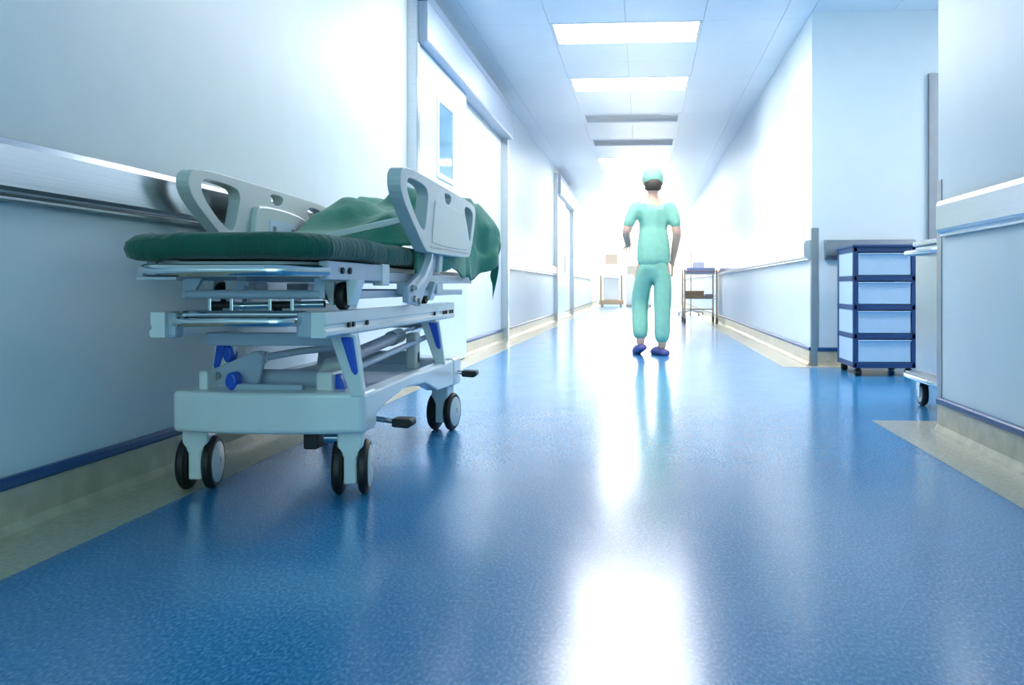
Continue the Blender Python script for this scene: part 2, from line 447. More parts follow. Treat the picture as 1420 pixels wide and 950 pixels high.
# sliding doors in the left wall
def sliding_door(name, y0, y1, label):
    root = empty(name, (XL, y0, 0)); O = root.location.copy()
    struct(root, label, 'door')
    lf = MB().box(XL + 0.012, XL + 0.055, y0 + 0.05, y0 + LEAF, 0.012, 2.2).build('door_leaf', M_DOOR, root, bevel=0.004, org=O)
    ya, yb = y0 + 0.60, y0 + 1.06
    za, zb = 1.42, 1.93
    m = MB()
    for b in ((ya - 0.04, ya, za - 0.04, zb + 0.04), (yb, yb + 0.04, za - 0.04, zb + 0.04)): m.box(XL + 0.05, XL + 0.066, b[0], b[1], b[2], b[3])
    for b in ((za - 0.04, za), (zb, zb + 0.04)): m.box(XL + 0.05, XL + 0.066, ya, yb, b[0], b[1])
    m.build('window_frame', M_WHITE, lf, org=O, bevel=0.003)
    MB().box(XL + 0.05, XL + 0.058, ya, yb, za, zb).build('pane', M_GLASS, lf, org=O)
    m = MB().box(XL + 0.055, XL + 0.075, y0 + 1.44, y0 + 1.47, 0.85, 1.2)
    m.box(XL + 0.05, XL + 0.06, y0 + 1.44, y0 + 1.47, 0.85, 0.88).box(XL + 0.05, XL + 0.06, y0 + 1.44, y0 + 1.47, 1.17, 1.2)
    m.build('handle', M_STEEL, lf, org=O, bevel=0.003)
    MB().box(XL, XL + 0.07, y0 - 0.035, y0 + 0.035, 0, 2.56).build('near_jamb', M_STEEL, root, org=O, bevel=0.004)
    MB().box(XL, XL + 0.075, y1 - 0.09, y1, 0, 2.2).build('far_jamb', M_STEEL, root, org=O, bevel=0.004)
    MB().box(XL + 0.0, XL + 0.045, y0 + 0.035, y0 + LEAF + 0.02, 2.2, 2.27).build('track', M_BLUEGAP, root, org=O)
    # header box: sloping face with a capping strip
    hp = [(XL, 2.2), (XL + 0.11, 2.2), (XL + 0.12, 2.215), (XL + 0.12, 2.47), (XL, 2.47)]
    MB().prism(hp, 'y', y0 + 0.035, y1 + 0.02).build('header_cover', M_HEADER, root, org=O, bevel=0.004)
    MB().prism([(XL, 2.474), (XL + 0.12, 2.474), (XL + 0.115, 2.54), (XL, 2.56)], 'y', y0 + 0.035, y1 + 0.02).build('header_cap', M_HEADER, root, org=O, bevel=0.003)
    return root
sliding_door('door_1', D1[0], D1[1], 'pale blue sliding door with small window and long steel header beside the stretcher')
sliding_door('door_2', D2[0], D2[1], 'sliding door with steel header farther along the corridor, past the first one')
# door in the alcove wall
d3 = empty('door_3', (2.12, YA1, 0)); struct(d3, 'door with dark steel frame in the wall right of the drawer cart', 'door')
O = d3.location.copy()
m = MB().box(2.12, 2.2, YA1 - 0.03, YA1 + 0.0, 0, 2.18).box(3.1, 3.18, YA1 - 0.03, YA1, 0, 2.18).box(2.2, 3.1, YA1 - 0.03, YA1, 2.1, 2.18)
m.build('door_frame', M_STEELD, d3, org=O, bevel=0.003)
lf = MB().box(2.2, 3.1, YA1 - 0.012, YA1, 0.01, 2.1).build('door_leaf', M_WALL, d3, org=O)
MB().tube(arc_path([(2.3, YA1 - 0.012, 1.02), (2.3, YA1 - 0.06, 1.02), (2.42, YA1 - 0.06, 1.02)], 0.02), 0.009).build('handle', M_STEEL, lf, org=O, smooth=True)

# ------------------------------------------------------------------ the stretcher
st = empty('hospital_stretcher', (-1.06, 3.03, 0))
tag(st, 'white and steel hospital stretcher on twin-wheel castors parked along the wall', 'stretcher')
SO = st.location.copy()
def sp(mb, name, m, bevel=0.0, parent=None, **k):
    return mb.build(name, m, parent or st, bevel=bevel, org=SO, **k)
XA_, XB_ = -1.33, -0.775        # base width
# base end covers, bowed
def cover(y_in, y_out):
    n = 12; pts = []
    sgn = 1 if y_out > y_in else -1
    for k in range(n + 1):
        t = k / n; x = XA_ + (XB_ - XA_) * t
        pts.append((x, y_out - sgn * 0.035 * (2 * t - 1) ** 2))
    pts += [(XB_, y_in), (XA_, y_in)]
    return MB().prism(pts, 'z', 0.185, 0.302)
sp(cover(2.52, 2.36), 'base_end_cover', M_WHITE, bevel=0.014, seg=3)
sp(cover(3.56, 3.74), 'base_end_cover', M_WHITE, bevel=0.014, seg=3)
for x0 in (XB_ - 0.06, XA_):
    pts = [(2.5, 0.215), (2.62, 0.24), (2.85, 0.262), (3.1, 0.25), (3.3, 0.2), (3.6, 0.19), (3.6, 0.295), (3.15, 0.295), (2.95, 0.3), (2.5, 0.295)]
    sp(MB().prism(pts, 'x', x0 + 0.004, x0 + 0.056), 'base_beam', M_WHITE, bevel=0.008)
sp(MB().box(XA_ + 0.06, XB_ - 0.06, 2.75, 3.4, 0.245, 0.262), 'base_tray', M_FRAME, bevel=0.004)
# twin wheel castors
def caster(x, y, ang):
    c = MB()
    R = Matrix.Rotation(ang, 4, 'Z')
    def tr(mb):
        mb.v = [tuple(R @ Vector(v) + Vector((x, y, 0))) for v in mb.v]; return mb
    # housing: post, shoulders and tongue between the wheels (seen from the end)
    prof = [(-0.036, 0.188), (0.036, 0.188), (0.036, 0.145), (0.019, 0.112), (0.019, 0.035), (-0.019, 0.035), (-0.019, 0.112), (-0.036, 0.145)]
    h = sp(tr(MB().prism(prof, 'y', -0.04, 0.034)), 'castor_fork', M_WHITE, bevel=0.006)
    sp(tr(MB().cyl((0, 0, 0.178), (0, 0, 0.2), 0.037, 20)), 'swivel_collar', M_FRAME, parent=h, smooth=True)
    for s in (-1, 1):
        a, b = s * 0.022, s * 0.05
        prof2 = [(0.04, a), (0.070, a), (0.0775, a + s * 0.006), (0.0775, b - s * 0.008), (0.070, b), (0.058, b)]
        wv = MB().lathe(prof2, (0, 0.012, 0.0775), 'x', 32)
        t = sp(tr(wv), 'wheel', M_BLACK, parent=h, smooth=True)
        hub = MB().lathe([(0.060, b - s * 0.004), (0.060, b + s * 0.001), (0.05, b + s * 0.004), (0.014, b + s * 0.006), (0.012, b + s * 0.002), (0.002, b + s * 0.002)], (0, 0.012, 0.0775), 'x', 32)
        sp(tr(hub), 'hub_cap', M_PLASTIC, parent=h, smooth=True)
    sp(tr(MB().cyl((-0.05, 0.012, 0.0775), (0.05, 0.012, 0.0775), 0.009, 12)), 'axle', M_STEELD, parent=h)
caster(-1.305, 2.50, math.radians(10)); caster(-0.835, 2.47, math.radians(11))
caster(-0.83, 3.6, math.radians(-8)); caster(-1.29, 3.6, math.radians(20))
# brake pedals
for x, y, z in ((-0.725, 2.62, 0.185), (-0.72, 3.62, 0.235)):
    p = sp(MB().prism([(x - 0.03, z - 0.012), (x + 0.02, z - 0.016), (x + 0.034, z - 0.004), (x + 0.03, z + 0.012), (x - 0.03, z + 0.014)], 'y', y - 0.03, y + 0.03), 'brake_pedal', M_BLACK, bevel=0.005)
    sp(MB().cyl((XB_ - 0.04, y, z + 0.01), (x - 0.02, y, z), 0.008, 10), 'pedal_arm', M_CHROME, parent=p, smooth=True)
p = sp(MB().box(-0.96, -0.92, 2.42, 2.5, 0.135, 0.185), 'brake_bracket', M_BLACK, bevel=0.005)
sp(MB().cyl((-0.905, 2.45, 0.165), (-0.865, 2.45, 0.165), 0.016, 14), 'brake_cam', M_CHROME, parent=p, smooth=True)
# linkage at the near end
def plate_xz(pts, y0, y1): return MB().prism(pts, 'y', y0, y1)
def pxz(px, py, d):
    q = at_d(px, py, d); return (q.x, q.z)
lever = [pxz(a, b, 2.56) for a, b in ((286, 518), (292, 512), (350, 488), (360, 487), (363, 500), (352, 545), (318, 549), (308, 547), (287, 531))]
ymid = 2.50
L1 = sp(plate_xz(lever, ymid, ymid + 0.022), 'lift_lever', M_FRAME, bevel=0.004)
for px, py, r, mm in ((297, 522, 0.012, M_STEELD), (356, 497, 0.016, M_FRAME)):
    c = at_d(px, py, 2.56)
    sp(MB().cyl((c.x, ymid - 0.008, c.z), (c.x, ymid + 0.002, c.z), r, 18), 'pivot_bolt', mm, parent=L1, smooth=True)
for px, py, w_, h_, d in ((327, 527, 0.034, 0.05, 2.53), (322, 490, 0.028, 0.05, 2.62)):
    c = at_d(px, py, d)
    el = [(c.x + 0.5 * w_ * math.cos(a * PI / 8), c.z + 0.5 * h_ * math.sin(a * PI / 8)) for a in range(16)]
    sp(plate_xz(el, c.y - 0.035, c.y + 0.012), 'blue_guard', M_BLUE, bevel=0.006)
for px0, px1, y0, y1, d in ((277, 290, 514, 551, 2.53), (438, 461, 516, 552, 2.5)):
    a = at_d(px0, y1, d); b = at_d(px1, y0, d)
    sp(MB().box(a.x, b.x, 2.44, 2.54, 0.295, b.z), 'pivot_housing', M_WHITE, bevel=0.008)
a = at_d(338, 540, 2.62); b = at_d(442, 516, 2.62)
cyl_z = (a.z + b.z) / 2
sp(MB().cyl((a.x, 2.58, cyl_z), (b.x, 2.58, cyl_z), 0.032, 24), 'torsion_tube', M_FRAME, smooth=True)
sp(MB().box(at_d(320, 540, 2.5).x, b.x, 2.43, 2.46, 0.3, 0.318), 'cross_bar', M_FRAME, bevel=0.004)
g = at_d(440, 515, 2.6)
sp(plate_xz([pxz(x, y, 2.62) for x, y in ((436, 548), (436, 520), (448, 504), (478, 497), (482, 548))], 2.56, 2.62), 'gear_housing', M_PLASTIC, bevel=0.01)
c0, c1, c2 = at_d(366, 496, 2.62), at_d(415, 487, 2.66), at_d(475, 481, 2.72)
sp(MB().tube([c0, c1, c2], 0.011, 12), 'link_rod', M_FRAME, smooth=True)
sp(MB().cyl(c0 - Vector((0.012, 0, -0.002)), c0 + Vector((0.012, 0, 0.002)), 0.017, 16), 'rod_end', M_WHITE, smooth=True)
# lift arms with blue guards
def lift_arm(x, y_top, y_bot, s):
    pts = [(y_bot - 0.022, 0.29), (y_bot + 0.022, 0.29), (y_top + 0.036, 0.465), (y_top - 0.032, 0.465)]
    a_ = sp(MB().prism(pts, 'x', x - 0.016, x + 0.016), 'lift_arm', M_WHITE, bevel=0.005)
    # front facing flange leaning outwards, with the blue guard let into it
    sp(MB().prism([(x - s * 0.047, 0.462), (x + s * 0.028, 0.462), (x + s * 0.053, 0.29), (x + s * 0.015, 0.29)], 'y', y_top - 0.036, y_top - 0.018), 'arm_flange', M_WHITE, parent=a_, bevel=0.004)
    q = [(x - s * 0.012, 0.456), (x + s * 0.022, 0.456), (x + s * 0.037, 0.36), (x + s * 0.030, 0.350), (x + s * 0.019, 0.362)]
    sp(MB().prism(q, 'y', y_top - 0.044, y_top - 0.03), 'blue_guard', M_BLUE, parent=a_, bevel=0.004)
lift_arm(-0.825, 2.42, 2.5, 1); lift_arm(-0.825, 3.42, 3.5, 1)
lift_arm(-1.235, 2.56, 2.64, -1); lift_arm(-1.235, 3.42, 3.5, -1)
bl = [at_d(x, y, 2.54) for x, y in ((462, 532), (464, 520), (474, 518), (483, 545), (474, 546), (466, 540))]
sp(plate_xz(chaikin([(q.x, q.z) for q in bl], 2), 2.47, 2.51), 'blue_guard', M_BLUE, bevel=0.006)
# long actuator and rods between the decks
sp(MB().cyl((-0.97, 2.66, 0.352), (-0.93, 3.2, 0.405), 0.022, 18), 'actuator_body', M_FRAME, smooth=True)
sp(MB().cyl((-0.931, 3.19, 0.404), (-0.925, 3.28, 0.412), 0.028, 18), 'actuator_collar', M_STEEL, smooth=True)
sp(MB().cyl((-0.93, 3.2, 0.405), (-0.9, 3.6, 0.44), 0.012, 14), 'actuator_rod', M_CHROME, smooth=True)
sp(MB().cyl((-0.9, 2.6, 0.335), (-0.86, 3.5, 0.40), 0.011, 12), 'link_rod', M_FRAME, smooth=True)
sp(MB().box(-0.9, -0.86, 3.28, 3.34, 0.28, 0.42), 'rear_pivot_post', M_PLASTIC, bevel=0.008)
sp(MB().box(-1.25, -0.86, 3.3, 3.34, 0.30, 0.35), 'cross_bar', M_FRAME, bevel=0.005)
# lower deck: extruded side rails, end caps, chrome loop
RX0, RX1 = -0.848, -0.812
def side_rail(x0, x1, out):
    o_ = x1 if out > 0 else x0; i_ = x0 if out > 0 else x1
    pts = [(i_, 0.464), (o_, 0.464), (o_ + out * 0.006, 0.47), (o_ + out * 0.006, 0.482), (o_, 0.486), (o_, 0.496), (o_ + out * 0.003, 0.499), (o_ + out * 0.003, 0.531), (i_, 0.531)]
    r = sp(MB().prism(pts, 'y', 2.19, 3.72), 'deck_side_rail', M_WHITE, bevel=0.0015)
    for yy in (2.36, 2.40, 2.52, 3.36, 3.52, 3.56, 3.64, 3.68):
        sp(MB().box(min(o_, o_ + out * 0.0065), max(o_, o_ + out * 0.0065), yy, yy + 0.014, 0.485, 0.499), 'slot_clip', M_BLACK, parent=r)
    return r
side_rail(RX0, RX1, 1); side_rail(-1.272, -1.236, -1)
for x0, x1 in ((-1.24, -1.215), (-0.895, -0.85)):
    sp(MB().box(x0, x1, 2.205, 2.25, 0.462, 0.530), 'deck_end_cap', M_FRAME, bevel=0.008)
sp(MB().tube(arc_path([(-1.21, 2.24, 0.508), (-1.20, 2.15, 0.508), (-0.9, 2.15, 0.508), (-0.885, 2.24, 0.508)], 0.05), 0.014, 14), 'bumper_loop', M_CHROME, smooth=True)
sp(MB().tube([(-1.21, 2.24, 0.522), (-0.88, 2.24, 0.522)], 0.012, 12), 'cross_tube', M_CHROME, smooth=True)
sp(MB().box(-1.236, -0.85, 2.40, 2.44, 0.43, 0.466), 'cross_bar', M_FRAME, bevel=0.004)
sp(MB().box(-1.236, -0.85, 3.5, 3.54, 0.43, 0.466), 'cross_bar', M_FRAME, bevel=0.004)
sp(MB().box(-1.24, -0.85, 2.9, 2.94, 0.47, 0.5), 'cross_bar', M_FRAME, bevel=0.004)
# rollers between lower deck and upper frame
def roller(x, y):
    for s in (-1, 1):
        pts = [(x + s * 0.016, 0.615), (x + s * 0.052, 0.615), (x + s * 0.030, 0.545), (x + s * 0.020, 0.545)]
        sp(MB().prism(pts, 'y', y - 0.03, y + 0.03), 'roller_bracket', M_WHITE, bevel=0.003)
    wv = MB().lathe([(0.012, -0.012), (0.036, -0.012), (0.039, -0.008), (0.039, 0.008), (0.036, 0.012), (0.012, 0.012)], (x, y - 0.004, 0.571), 'x', 24)
    sp(wv, 'roller', M_BLACK, smooth=True)
    sp(MB().cyl((x - 0.035, y, 0.57), (x + 0.03, y, 0.57), 0.008, 10), 'roller_axle', M_STEELD, smooth=True)
roller(-0.835, 2.40); roller(-0.835, 3.30); roller(-1.19, 2.42); roller(-1.19, 3.3)
# upper frame
sp(MB().tube([(-1.215, 2.26, 0.576), (-0.85, 2.26, 0.576)], 0.0125, 14), 'cross_tube', M_FRAME, smooth=True)
sp(MB().tube([(-1.215, 3.42, 0.576), (-0.85, 3.42, 0.576)], 0.0125, 14), 'cross_tube', M_FRAME, smooth=True)
sp(MB().tube([(-1.17, 2.30, 0.543), (-0.86, 2.32, 0.549)], 0.01, 12), 'release_rod', M_CHROME, smooth=True)
for x in (-1.15, -1.09, -0.985, -0.925):
    sp(MB().box(x - 0.005, x + 0.005, 2.255, 2.31, 0.53, 0.575), 'rod_hanger', M_STEEL, bevel=0.002)
for x in (-1.12, -0.955):
    r = sp(MB().cyl((x - 0.026, 2.30, 0.545), (x + 0.026, 2.30, 0.545), 0.013, 14), 'rod_grip', M_BLACK, smooth=True)
    sp(MB().box(x - 0.008, x + 0.022, 2.28, 2.31, 0.522, 0.54), 'release_catch', M_STEELD, bevel=0.003)
for x0, x1 in ((-1.225, -1.20), (-0.865, -0.84)):
    sp(MB().prism([(x0 - 0.0, 0.62), (x1 + 0.03 if x0 < -1 else x1, 0.62), (x1, 0.565), (x0, 0.565)], 'y', 2.255, 2.27), 'tube_bracket', M_FRAME, bevel=0.002)
for x0 in (-0.832, -1.292):
    r = sp(MB().box(x0, x0 + 0.026, 2.2, 2.72, 0.614, 0.664), 'frame_rail', M_FRAME, bevel=0.003)
    sx = x0 + 0.026 if x0 > -1 else x0
    for yy in (2.30, 2.36):
        sp(MB().cyl((sx - 0.006, yy, 0.64), (sx + 0.006, yy, 0.64), 0.009, 8), 'bolt', M_BLACK, parent=r)
    sp(MB().box(x0 - 0.002, x0 + 0.03, 2.66, 2.735, 0.6, 0.668), 'rail_end_plate', M_WHITE, parent=r, bevel=0.003)
    sp(MB().box(x0, x0 + 0.024, 2.73, 4.1, 0.612, 0.642), 'frame_tube', M_FRAME, bevel=0.003)
    sp(MB().box(x0, x0 + 0.022, 2.45, 3.9, 0.562, 0.585), 'guide_tube', M_FRAME, bevel=0.003)
sp(MB().box(-1.292, -0.806, 4.07, 4.1, 0.612, 0.642), 'cross_bar', M_FRAME, bevel=0.003)
sp(MB().box(-1.27, -0.83, 2.72, 2.75, 0.612, 0.64), 'cross_bar', M_FRAME, bevel=0.003)
sp(MB().tube(arc_path([(-1.235, 2.34, 0.637), (-1.245, 2.08, 0.637), (-0.875, 2.08, 0.637), (-0.815, 2.21, 0.637)], 0.05), 0.0155, 16), 'end_loop', M_CHROME, smooth=True)
sp(MB().box(-1.24, -1.14, 2.07, 2.11, 0.614, 0.62), 'loop_plate', M_STEEL)
# mattress platform
def rrect(x0, x1, y0, y1, r, n=6):
    out = []
    for cx, cy, a0 in ((x1 - r, y1 - r, 0), (x0 + r, y1 - r, 90), (x0 + r, y0 + r, 180), (x1 - r, y0 + r, 270)):
        for k in range(n + 1):
            a = math.radians(a0 + 90 * k / n); out.append((cx + r * math.cos(a), cy + r * math.sin(a)))
    return out
sp(MB().prism(rrect(-1.29, -0.84, 2.16, 4.12, 0.12), 'z', 0.645, 0.662), 'platform', M_PLASTIC, bevel=0.003)
# raised back section: board with light edge frame
bx = [(3.0, 0.735), (4.14, 0.905), (4.14, 0.925), (3.0, 0.755)]
bk = sp(MB().prism(bx, 'x', -1.30, -0.84), 'back_section', M_GREEN, bevel=0.004)
q0, q1 = at_d(452, 328, 3.02), at_d(560, 303.5, 2.92)
dv = Vector((0, 0, 0.011)); dy = Vector((0.0, 0.02, 0))
sp(MB().add([q0 - dv, q1 - dv, q1 - dv + dy, q0 - dv + dy, q0 + dv, q1 + dv, q1 + dv + dy, q0 + dv + dy],
            [(0, 1, 2, 3), (7, 6, 5, 4), (0, 4, 5, 1), (1, 5, 6, 2), (2, 6, 7, 3), (3, 7, 4, 0)]), 'back_section_edge', M_WHITE, bevel=0.003)
sp(MB().cyl((-1.06, 3.1, 0.66), (-1.06, 3.6, 0.8), 0.012, 12), 'back_strut', M_STEELD, smooth=True)
# side guards
def rail_panel(x0, x1, inner):
    outer = chaikin([(2.94, 0.715), (2.90, 0.72), (2.74, 0.80), (2.60, 0.88), (2.59, 0.945), (2.66, 0.972), (3.0, 0.967), (3.70, 0.955), (3.79, 0.94), (3.78, 0.88), (3.68, 0.735), (3.62, 0.715)], 2)
    h1 = chaikin([(2.70, 0.942), (2.90, 0.938), (2.945, 0.915), (2.93, 0.87), (2.90, 0.79), (2.86, 0.785), (2.78, 0.82), (2.68, 0.885), (2.67, 0.925)], 2)
    h2 = chaikin([(3.19, 0.945), (3.30, 0.943), (3.30, 0.925), (3.27, 0.905), (3.22, 0.905), (3.19, 0.925)], 1)
    h3 = chaikin([(3.56, 0.93), (3.70, 0.925), (3.735, 0.90), (3.68, 0.80), (3.65, 0.785), (3.61, 0.85), (3.55, 0.90)], 2)
    g_ = sp(holed_plate(outer, [h1, h2, h3], 'x', x0, x1), 'side_guard', M_PLASTIC, bevel=0.007, seg=3)
    return g_
gR = rail_panel(-0.770, -0.728, -1)
gL = rail_panel(-1.43, -1.388, 1)
ins = chaikin([(2.99, 0.745), (2.99, 0.77), (3.03, 0.895), (3.05, 0.905), (3.50, 0.895), (3.51, 0.88), (3.60, 0.765), (3.59, 0.745)], 1)
sp(MB().prism(ins, 'x', -0.730, -0.7255), 'guard_inset', M_PLASTIC, parent=gR, bevel=0.002)
sp(MB().box(-0.7275, -0.7262, 2.97, 3.62, 0.733, 0.737), 'guard_groove', M_STEELD, parent=gR)
boss = chaikin([(3.0, 0.72), (3.02, 0.87), (3.06, 0.895), (3.42, 0.885), (3.52, 0.85), (3.54, 0.72)], 2)
b_ = sp(MB().prism(boss, 'x', -1.39, -1.365), 'guard_boss', M_PLASTIC, parent=gL, bevel=0.008)
sp(MB().prism([(3.12, 0.74), (3.13, 0.845), (3.36, 0.838), (3.40, 0.74)], 'x', -1.366, -1.362), 'label_plate', M_DRAWER, parent=gL)
for yy in (3.15, 3.32): sp(MB().box(-1.363, -1.3605, yy, yy + 0.025, 0.80, 0.82), 'label_button', M_STEELD, parent=gL)
# swing arms that carry the guards
def swing_arm(x0, x1, parent):
    pts = [(2.82, 0.545), (2.98, 0.53), (3.06, 0.59), (3.20, 0.66), (3.24, 0.74), (3.08, 0.745), (3.06, 0.70), (2.98, 0.645), (2.86, 0.61), (2.82, 0.60)]
    a_ = sp(MB().prism(pts, 'x', x0, x1), 'guard_arm', M_FRAME, bevel=0.004)
    for yy, zz in ((2.86, 0.592), (2.89, 0.556), (2.95, 0.548)):
        sp(MB().cyl((x0 - 0.006, yy, zz), (x1 + 0.008, yy, zz), 0.011, 12), 'pivot_bolt', M_STEELD, parent=a_, smooth=True)
    rib = [(2.87, 0.60), (2.98, 0.635), (3.07, 0.695), (3.09, 0.745), (3.11, 0.745), (3.09, 0.685), (3.0, 0.62), (2.88, 0.585)]
    sp(MB().prism(rib, 'x', x0 - 0.004, x1 + 0.016), 'arm_rib', M_WHITE, parent=a_, bevel=0.003)
    sp(MB().prism([(3.2, 0.65), (3.26, 0.66), (3.28, 0.74), (3.22, 0.74)], 'x', x0 - 0.004, x1 + 0.012), 'arm_latch', M_PLASTIC, parent=a_, bevel=0.004)
swing_arm(-0.785, -0.765, gR); swing_arm(-1.393, -1.373, gL)
for y in (2.84, 3.3):
    for x0, x1 in ((-0.81, -0.783), (-1.374, -1.29)):
        sp(MB().box(x0, x1, y, y + 0.1, 0.57, 0.61), 'arm_mount', M_FRAME, bevel=0.003)

# green mattress (its own thing, lying on the platform)
def mattress():
    rings = [(0.045, 0.668), (0.012, 0.670), (0.0, 0.678), (-0.004, 0.70), (0.0, 0.718), (0.014, 0.731), (0.05, 0.737)]
    mb = MB(); n = None
    for ins_, z in rings:
        pl = rrect(-1.335 + ins_, -0.795 - ins_, 2.11 + ins_, 3.62 - ins_, max(0.1 - ins_ * 0.5, 0.03), 8)
        # resample long sides for wrinkles
        pts = []
        for i in range(len(pl)):
            a, b = pl[i], pl[(i + 1) % len(pl)]
            L = math.hypot(b[0] - a[0], b[1] - a[1]); k = max(1, round(L / 0.03))
            if i in (8, 17, 26, 35): k = {8: 12, 17: 44, 26: 12, 35: 44}[i]
            else: k = 1
            for j in range(k): pts.append((a[0] + (b[0] - a[0]) * j / k, a[1] + (b[1] - a[1]) * j / k))
        n = len(pts)
        for p in pts:
            q = Vector((p[0], p[1], z))
            w1 = noise.noise(Vector((q.x * 9, q.y * 9, z * 12))) * 0.009 + noise.noise(Vector((q.x * 30, q.y * 30, z * 9))) * 0.007
            cx, cy = -1.065, 2.865
            d = Vector((q.x - cx, (q.y - cy) * 0.3, 0)).normalized()
            q += d * w1; q.z += noise.noise(Vector((q.x * 7, q.y * 7, 3))) * (0.004 if z > 0.7 else 0.006)
            if q.y < 2.2 and q.x < -1.2: q.z -= 0.012 * (1 - (q.y - 2.1) / 0.1 if q.y < 2.2 else 0)
            mb.v.append(tuple(q))
    for i in range(len(rings) - 1):
        for k in range(n):
            mb.f.append((i * n + k, i * n + (k + 1) % n, (i + 1) * n + (k + 1) % n, (i + 1) * n + k))
    mb.f.append(tuple(range(n))[::-1]); mb.f.append(tuple((len(rings) - 1) * n + k for k in range(n)))
    return mb
mo = mattress().build('mattress', M_GREEN, smooth='all', org=(-1.06, 2.86, 0.66)); mo.location = (-1.06, 2.86, 0.66)
tag(mo, 'thin mattress in a dark green cloth cover on the stretcher', 'mattress')

# crumpled green sheet over the raised back section, hanging off the side and the far end
def sheet():
    NU, NV = 64, 72
    mb = MB()
    for j in range(NV + 1):
        v = j / NV
        s = 2.97 + v * 1.35                       # length along the bed, over the far end
        for i in range(NU + 1):
            u = i / NU
            t = -0.30 + u * 0.98                  # across: 0.. = from centre; left edge -.27, right edge then hanging
            t = -0.27 + u * (0.27 + 0.27 + 0.30)
            y = min(s, 4.17); over = max(0, s - 4.17)
            top = 0.762 + 0.149 * max(0, (y - 3.0))
            hang = max(0.0, t - 0.265)
            hmax = 0.13 + 0.17 * min(1, max(0, (s - 3.05) / 0.9))
            hang = min(hang, 1) * hmax / 0.305
            x = -1.06 + min(t, 0.265)
            nz = noise.noise(Vector((t * 5.5 + 3, s * 4.2, 0.3))); n2 = noise.noise(Vector((t * 13, s * 10, 5.1)))
            fold = abs(noise.noise(Vector((t * 4 + s * 3, s * 2.0 - t * 2, 9)))) 
            edge = min(1, max(0, (s - 2.97) / 0.12))
            puff = (0.06 + 0.05 * nz + 0.018 * n2 + 0.05 * (0.3 - fold) ) * edge
            lo = min(1, max(0, (0.12 - t) / 0.2)); late = min(1, max(0, (s - 3.25) / 0.3)); late = late * late * (3 - 2 * late)
            puff *= 1 - lo * (1 - late)
            puff += 0.055 * math.exp(-((s - 3.85) / 0.16) ** 2 - ((t + 0.0) / 0.13) ** 2) + 0.03 * math.exp(-((s - 3.6) / 0.12) ** 2 - ((t + 0.12) / 0.1) ** 2)
            z = top + max(0.006, puff) - hang - (1 - edge) * 0.024
            if hang > 0:
                k = min(1, hang / 0.08)
                z -= 0.02 * k
                wave = math.sin(s * 17 + 1.5 * nz) * 0.018 * k + n2 * 0.01
                flare = 0.07 * max(0, min(1, (s - 3.82) / 0.25))
                x += 0.014 + wave * (0.35 if s < 3.82 else 1.2) + flare * k
            if over > 0:
                z -= over * 0.9; y += 0.03 + 0.05 * math.sin(min(over, 0.3) * 5) + 0.02 * math.sin(t * 22) * min(1, over * 6)
            mb.v.append((x, y, z))
    W = NU + 1
    for j in range(NV):
        for i in range(NU):
            a = j * W + i; mb.f.append((a, a + 1, a + W + 1, a + W))
    return mb
so = sheet().build('bed_sheet', M_GREEN2, smooth='all', org=(-1.06, 3.7, 0.76), thick=0.006); so.location = (-1.06, 3.7, 0.76)
tag(so, 'crumpled green sheet draped over the raised back of the stretcher', 'sheet')

# ------------------------------------------------------------------ drawer cart in the alcove
dc = empty('drawer_cart', (1.64, 6.2, 0)); DO = dc.location.copy()
tag(dc, 'navy framed plastic drawer cart with four pale frosted drawers on small castors', 'drawer cart')
def dp(mb, name, m, bevel=0.0, parent=None, **k): return mb.build(name, m, parent or dc, bevel=bevel, org=DO, **k)
cx0, cx1, cy0, cy1, cz0, cz1 = 1.405, 1.815, 5.95, 6.43, 0.055, 0.865
nd = 4; fh = 0.036
hz = (cz1 - cz0 - fh) / nd
for x in (cx0, cx1 - 0.03):
    for y in (cy0, cy1 - 0.03):
        dp(MB().box(x, x + 0.03, y, y + 0.03, cz0, cz1), 'corner_post', M_NAVY, bevel=0.006)
for k in range(nd + 1):
    z = cz0 + k * hz
    mb = MB().box(cx0 + 0.0, cx1, cy0 + 0.002, cy0 + 0.03, z, z + fh).box(cx0, cx1, cy1 - 0.03, cy1, z, z + fh)
    mb.box(cx0 + 0.002, cx0 + 0.03, cy0, cy1, z, z + fh).box(cx1 - 0.03, cx1 - 0.002, cy0, cy1, z, z + fh)
    dp(mb, 'frame_tier', M_NAVY, bevel=0.003)
dp(MB().box(cx0 - 0.006, cx1 + 0.006, cy0 - 0.008, cy1 + 0.005, cz1 - 0.005, cz1 + 0.014), 'top_panel', M_NAVY, bevel=0.006)
dp(MB().box(cx0 + 0.02, cx1 - 0.02, cy1 - 0.02, cy1 - 0.012, cz0, cz1), 'back_panel', M_NAVY)
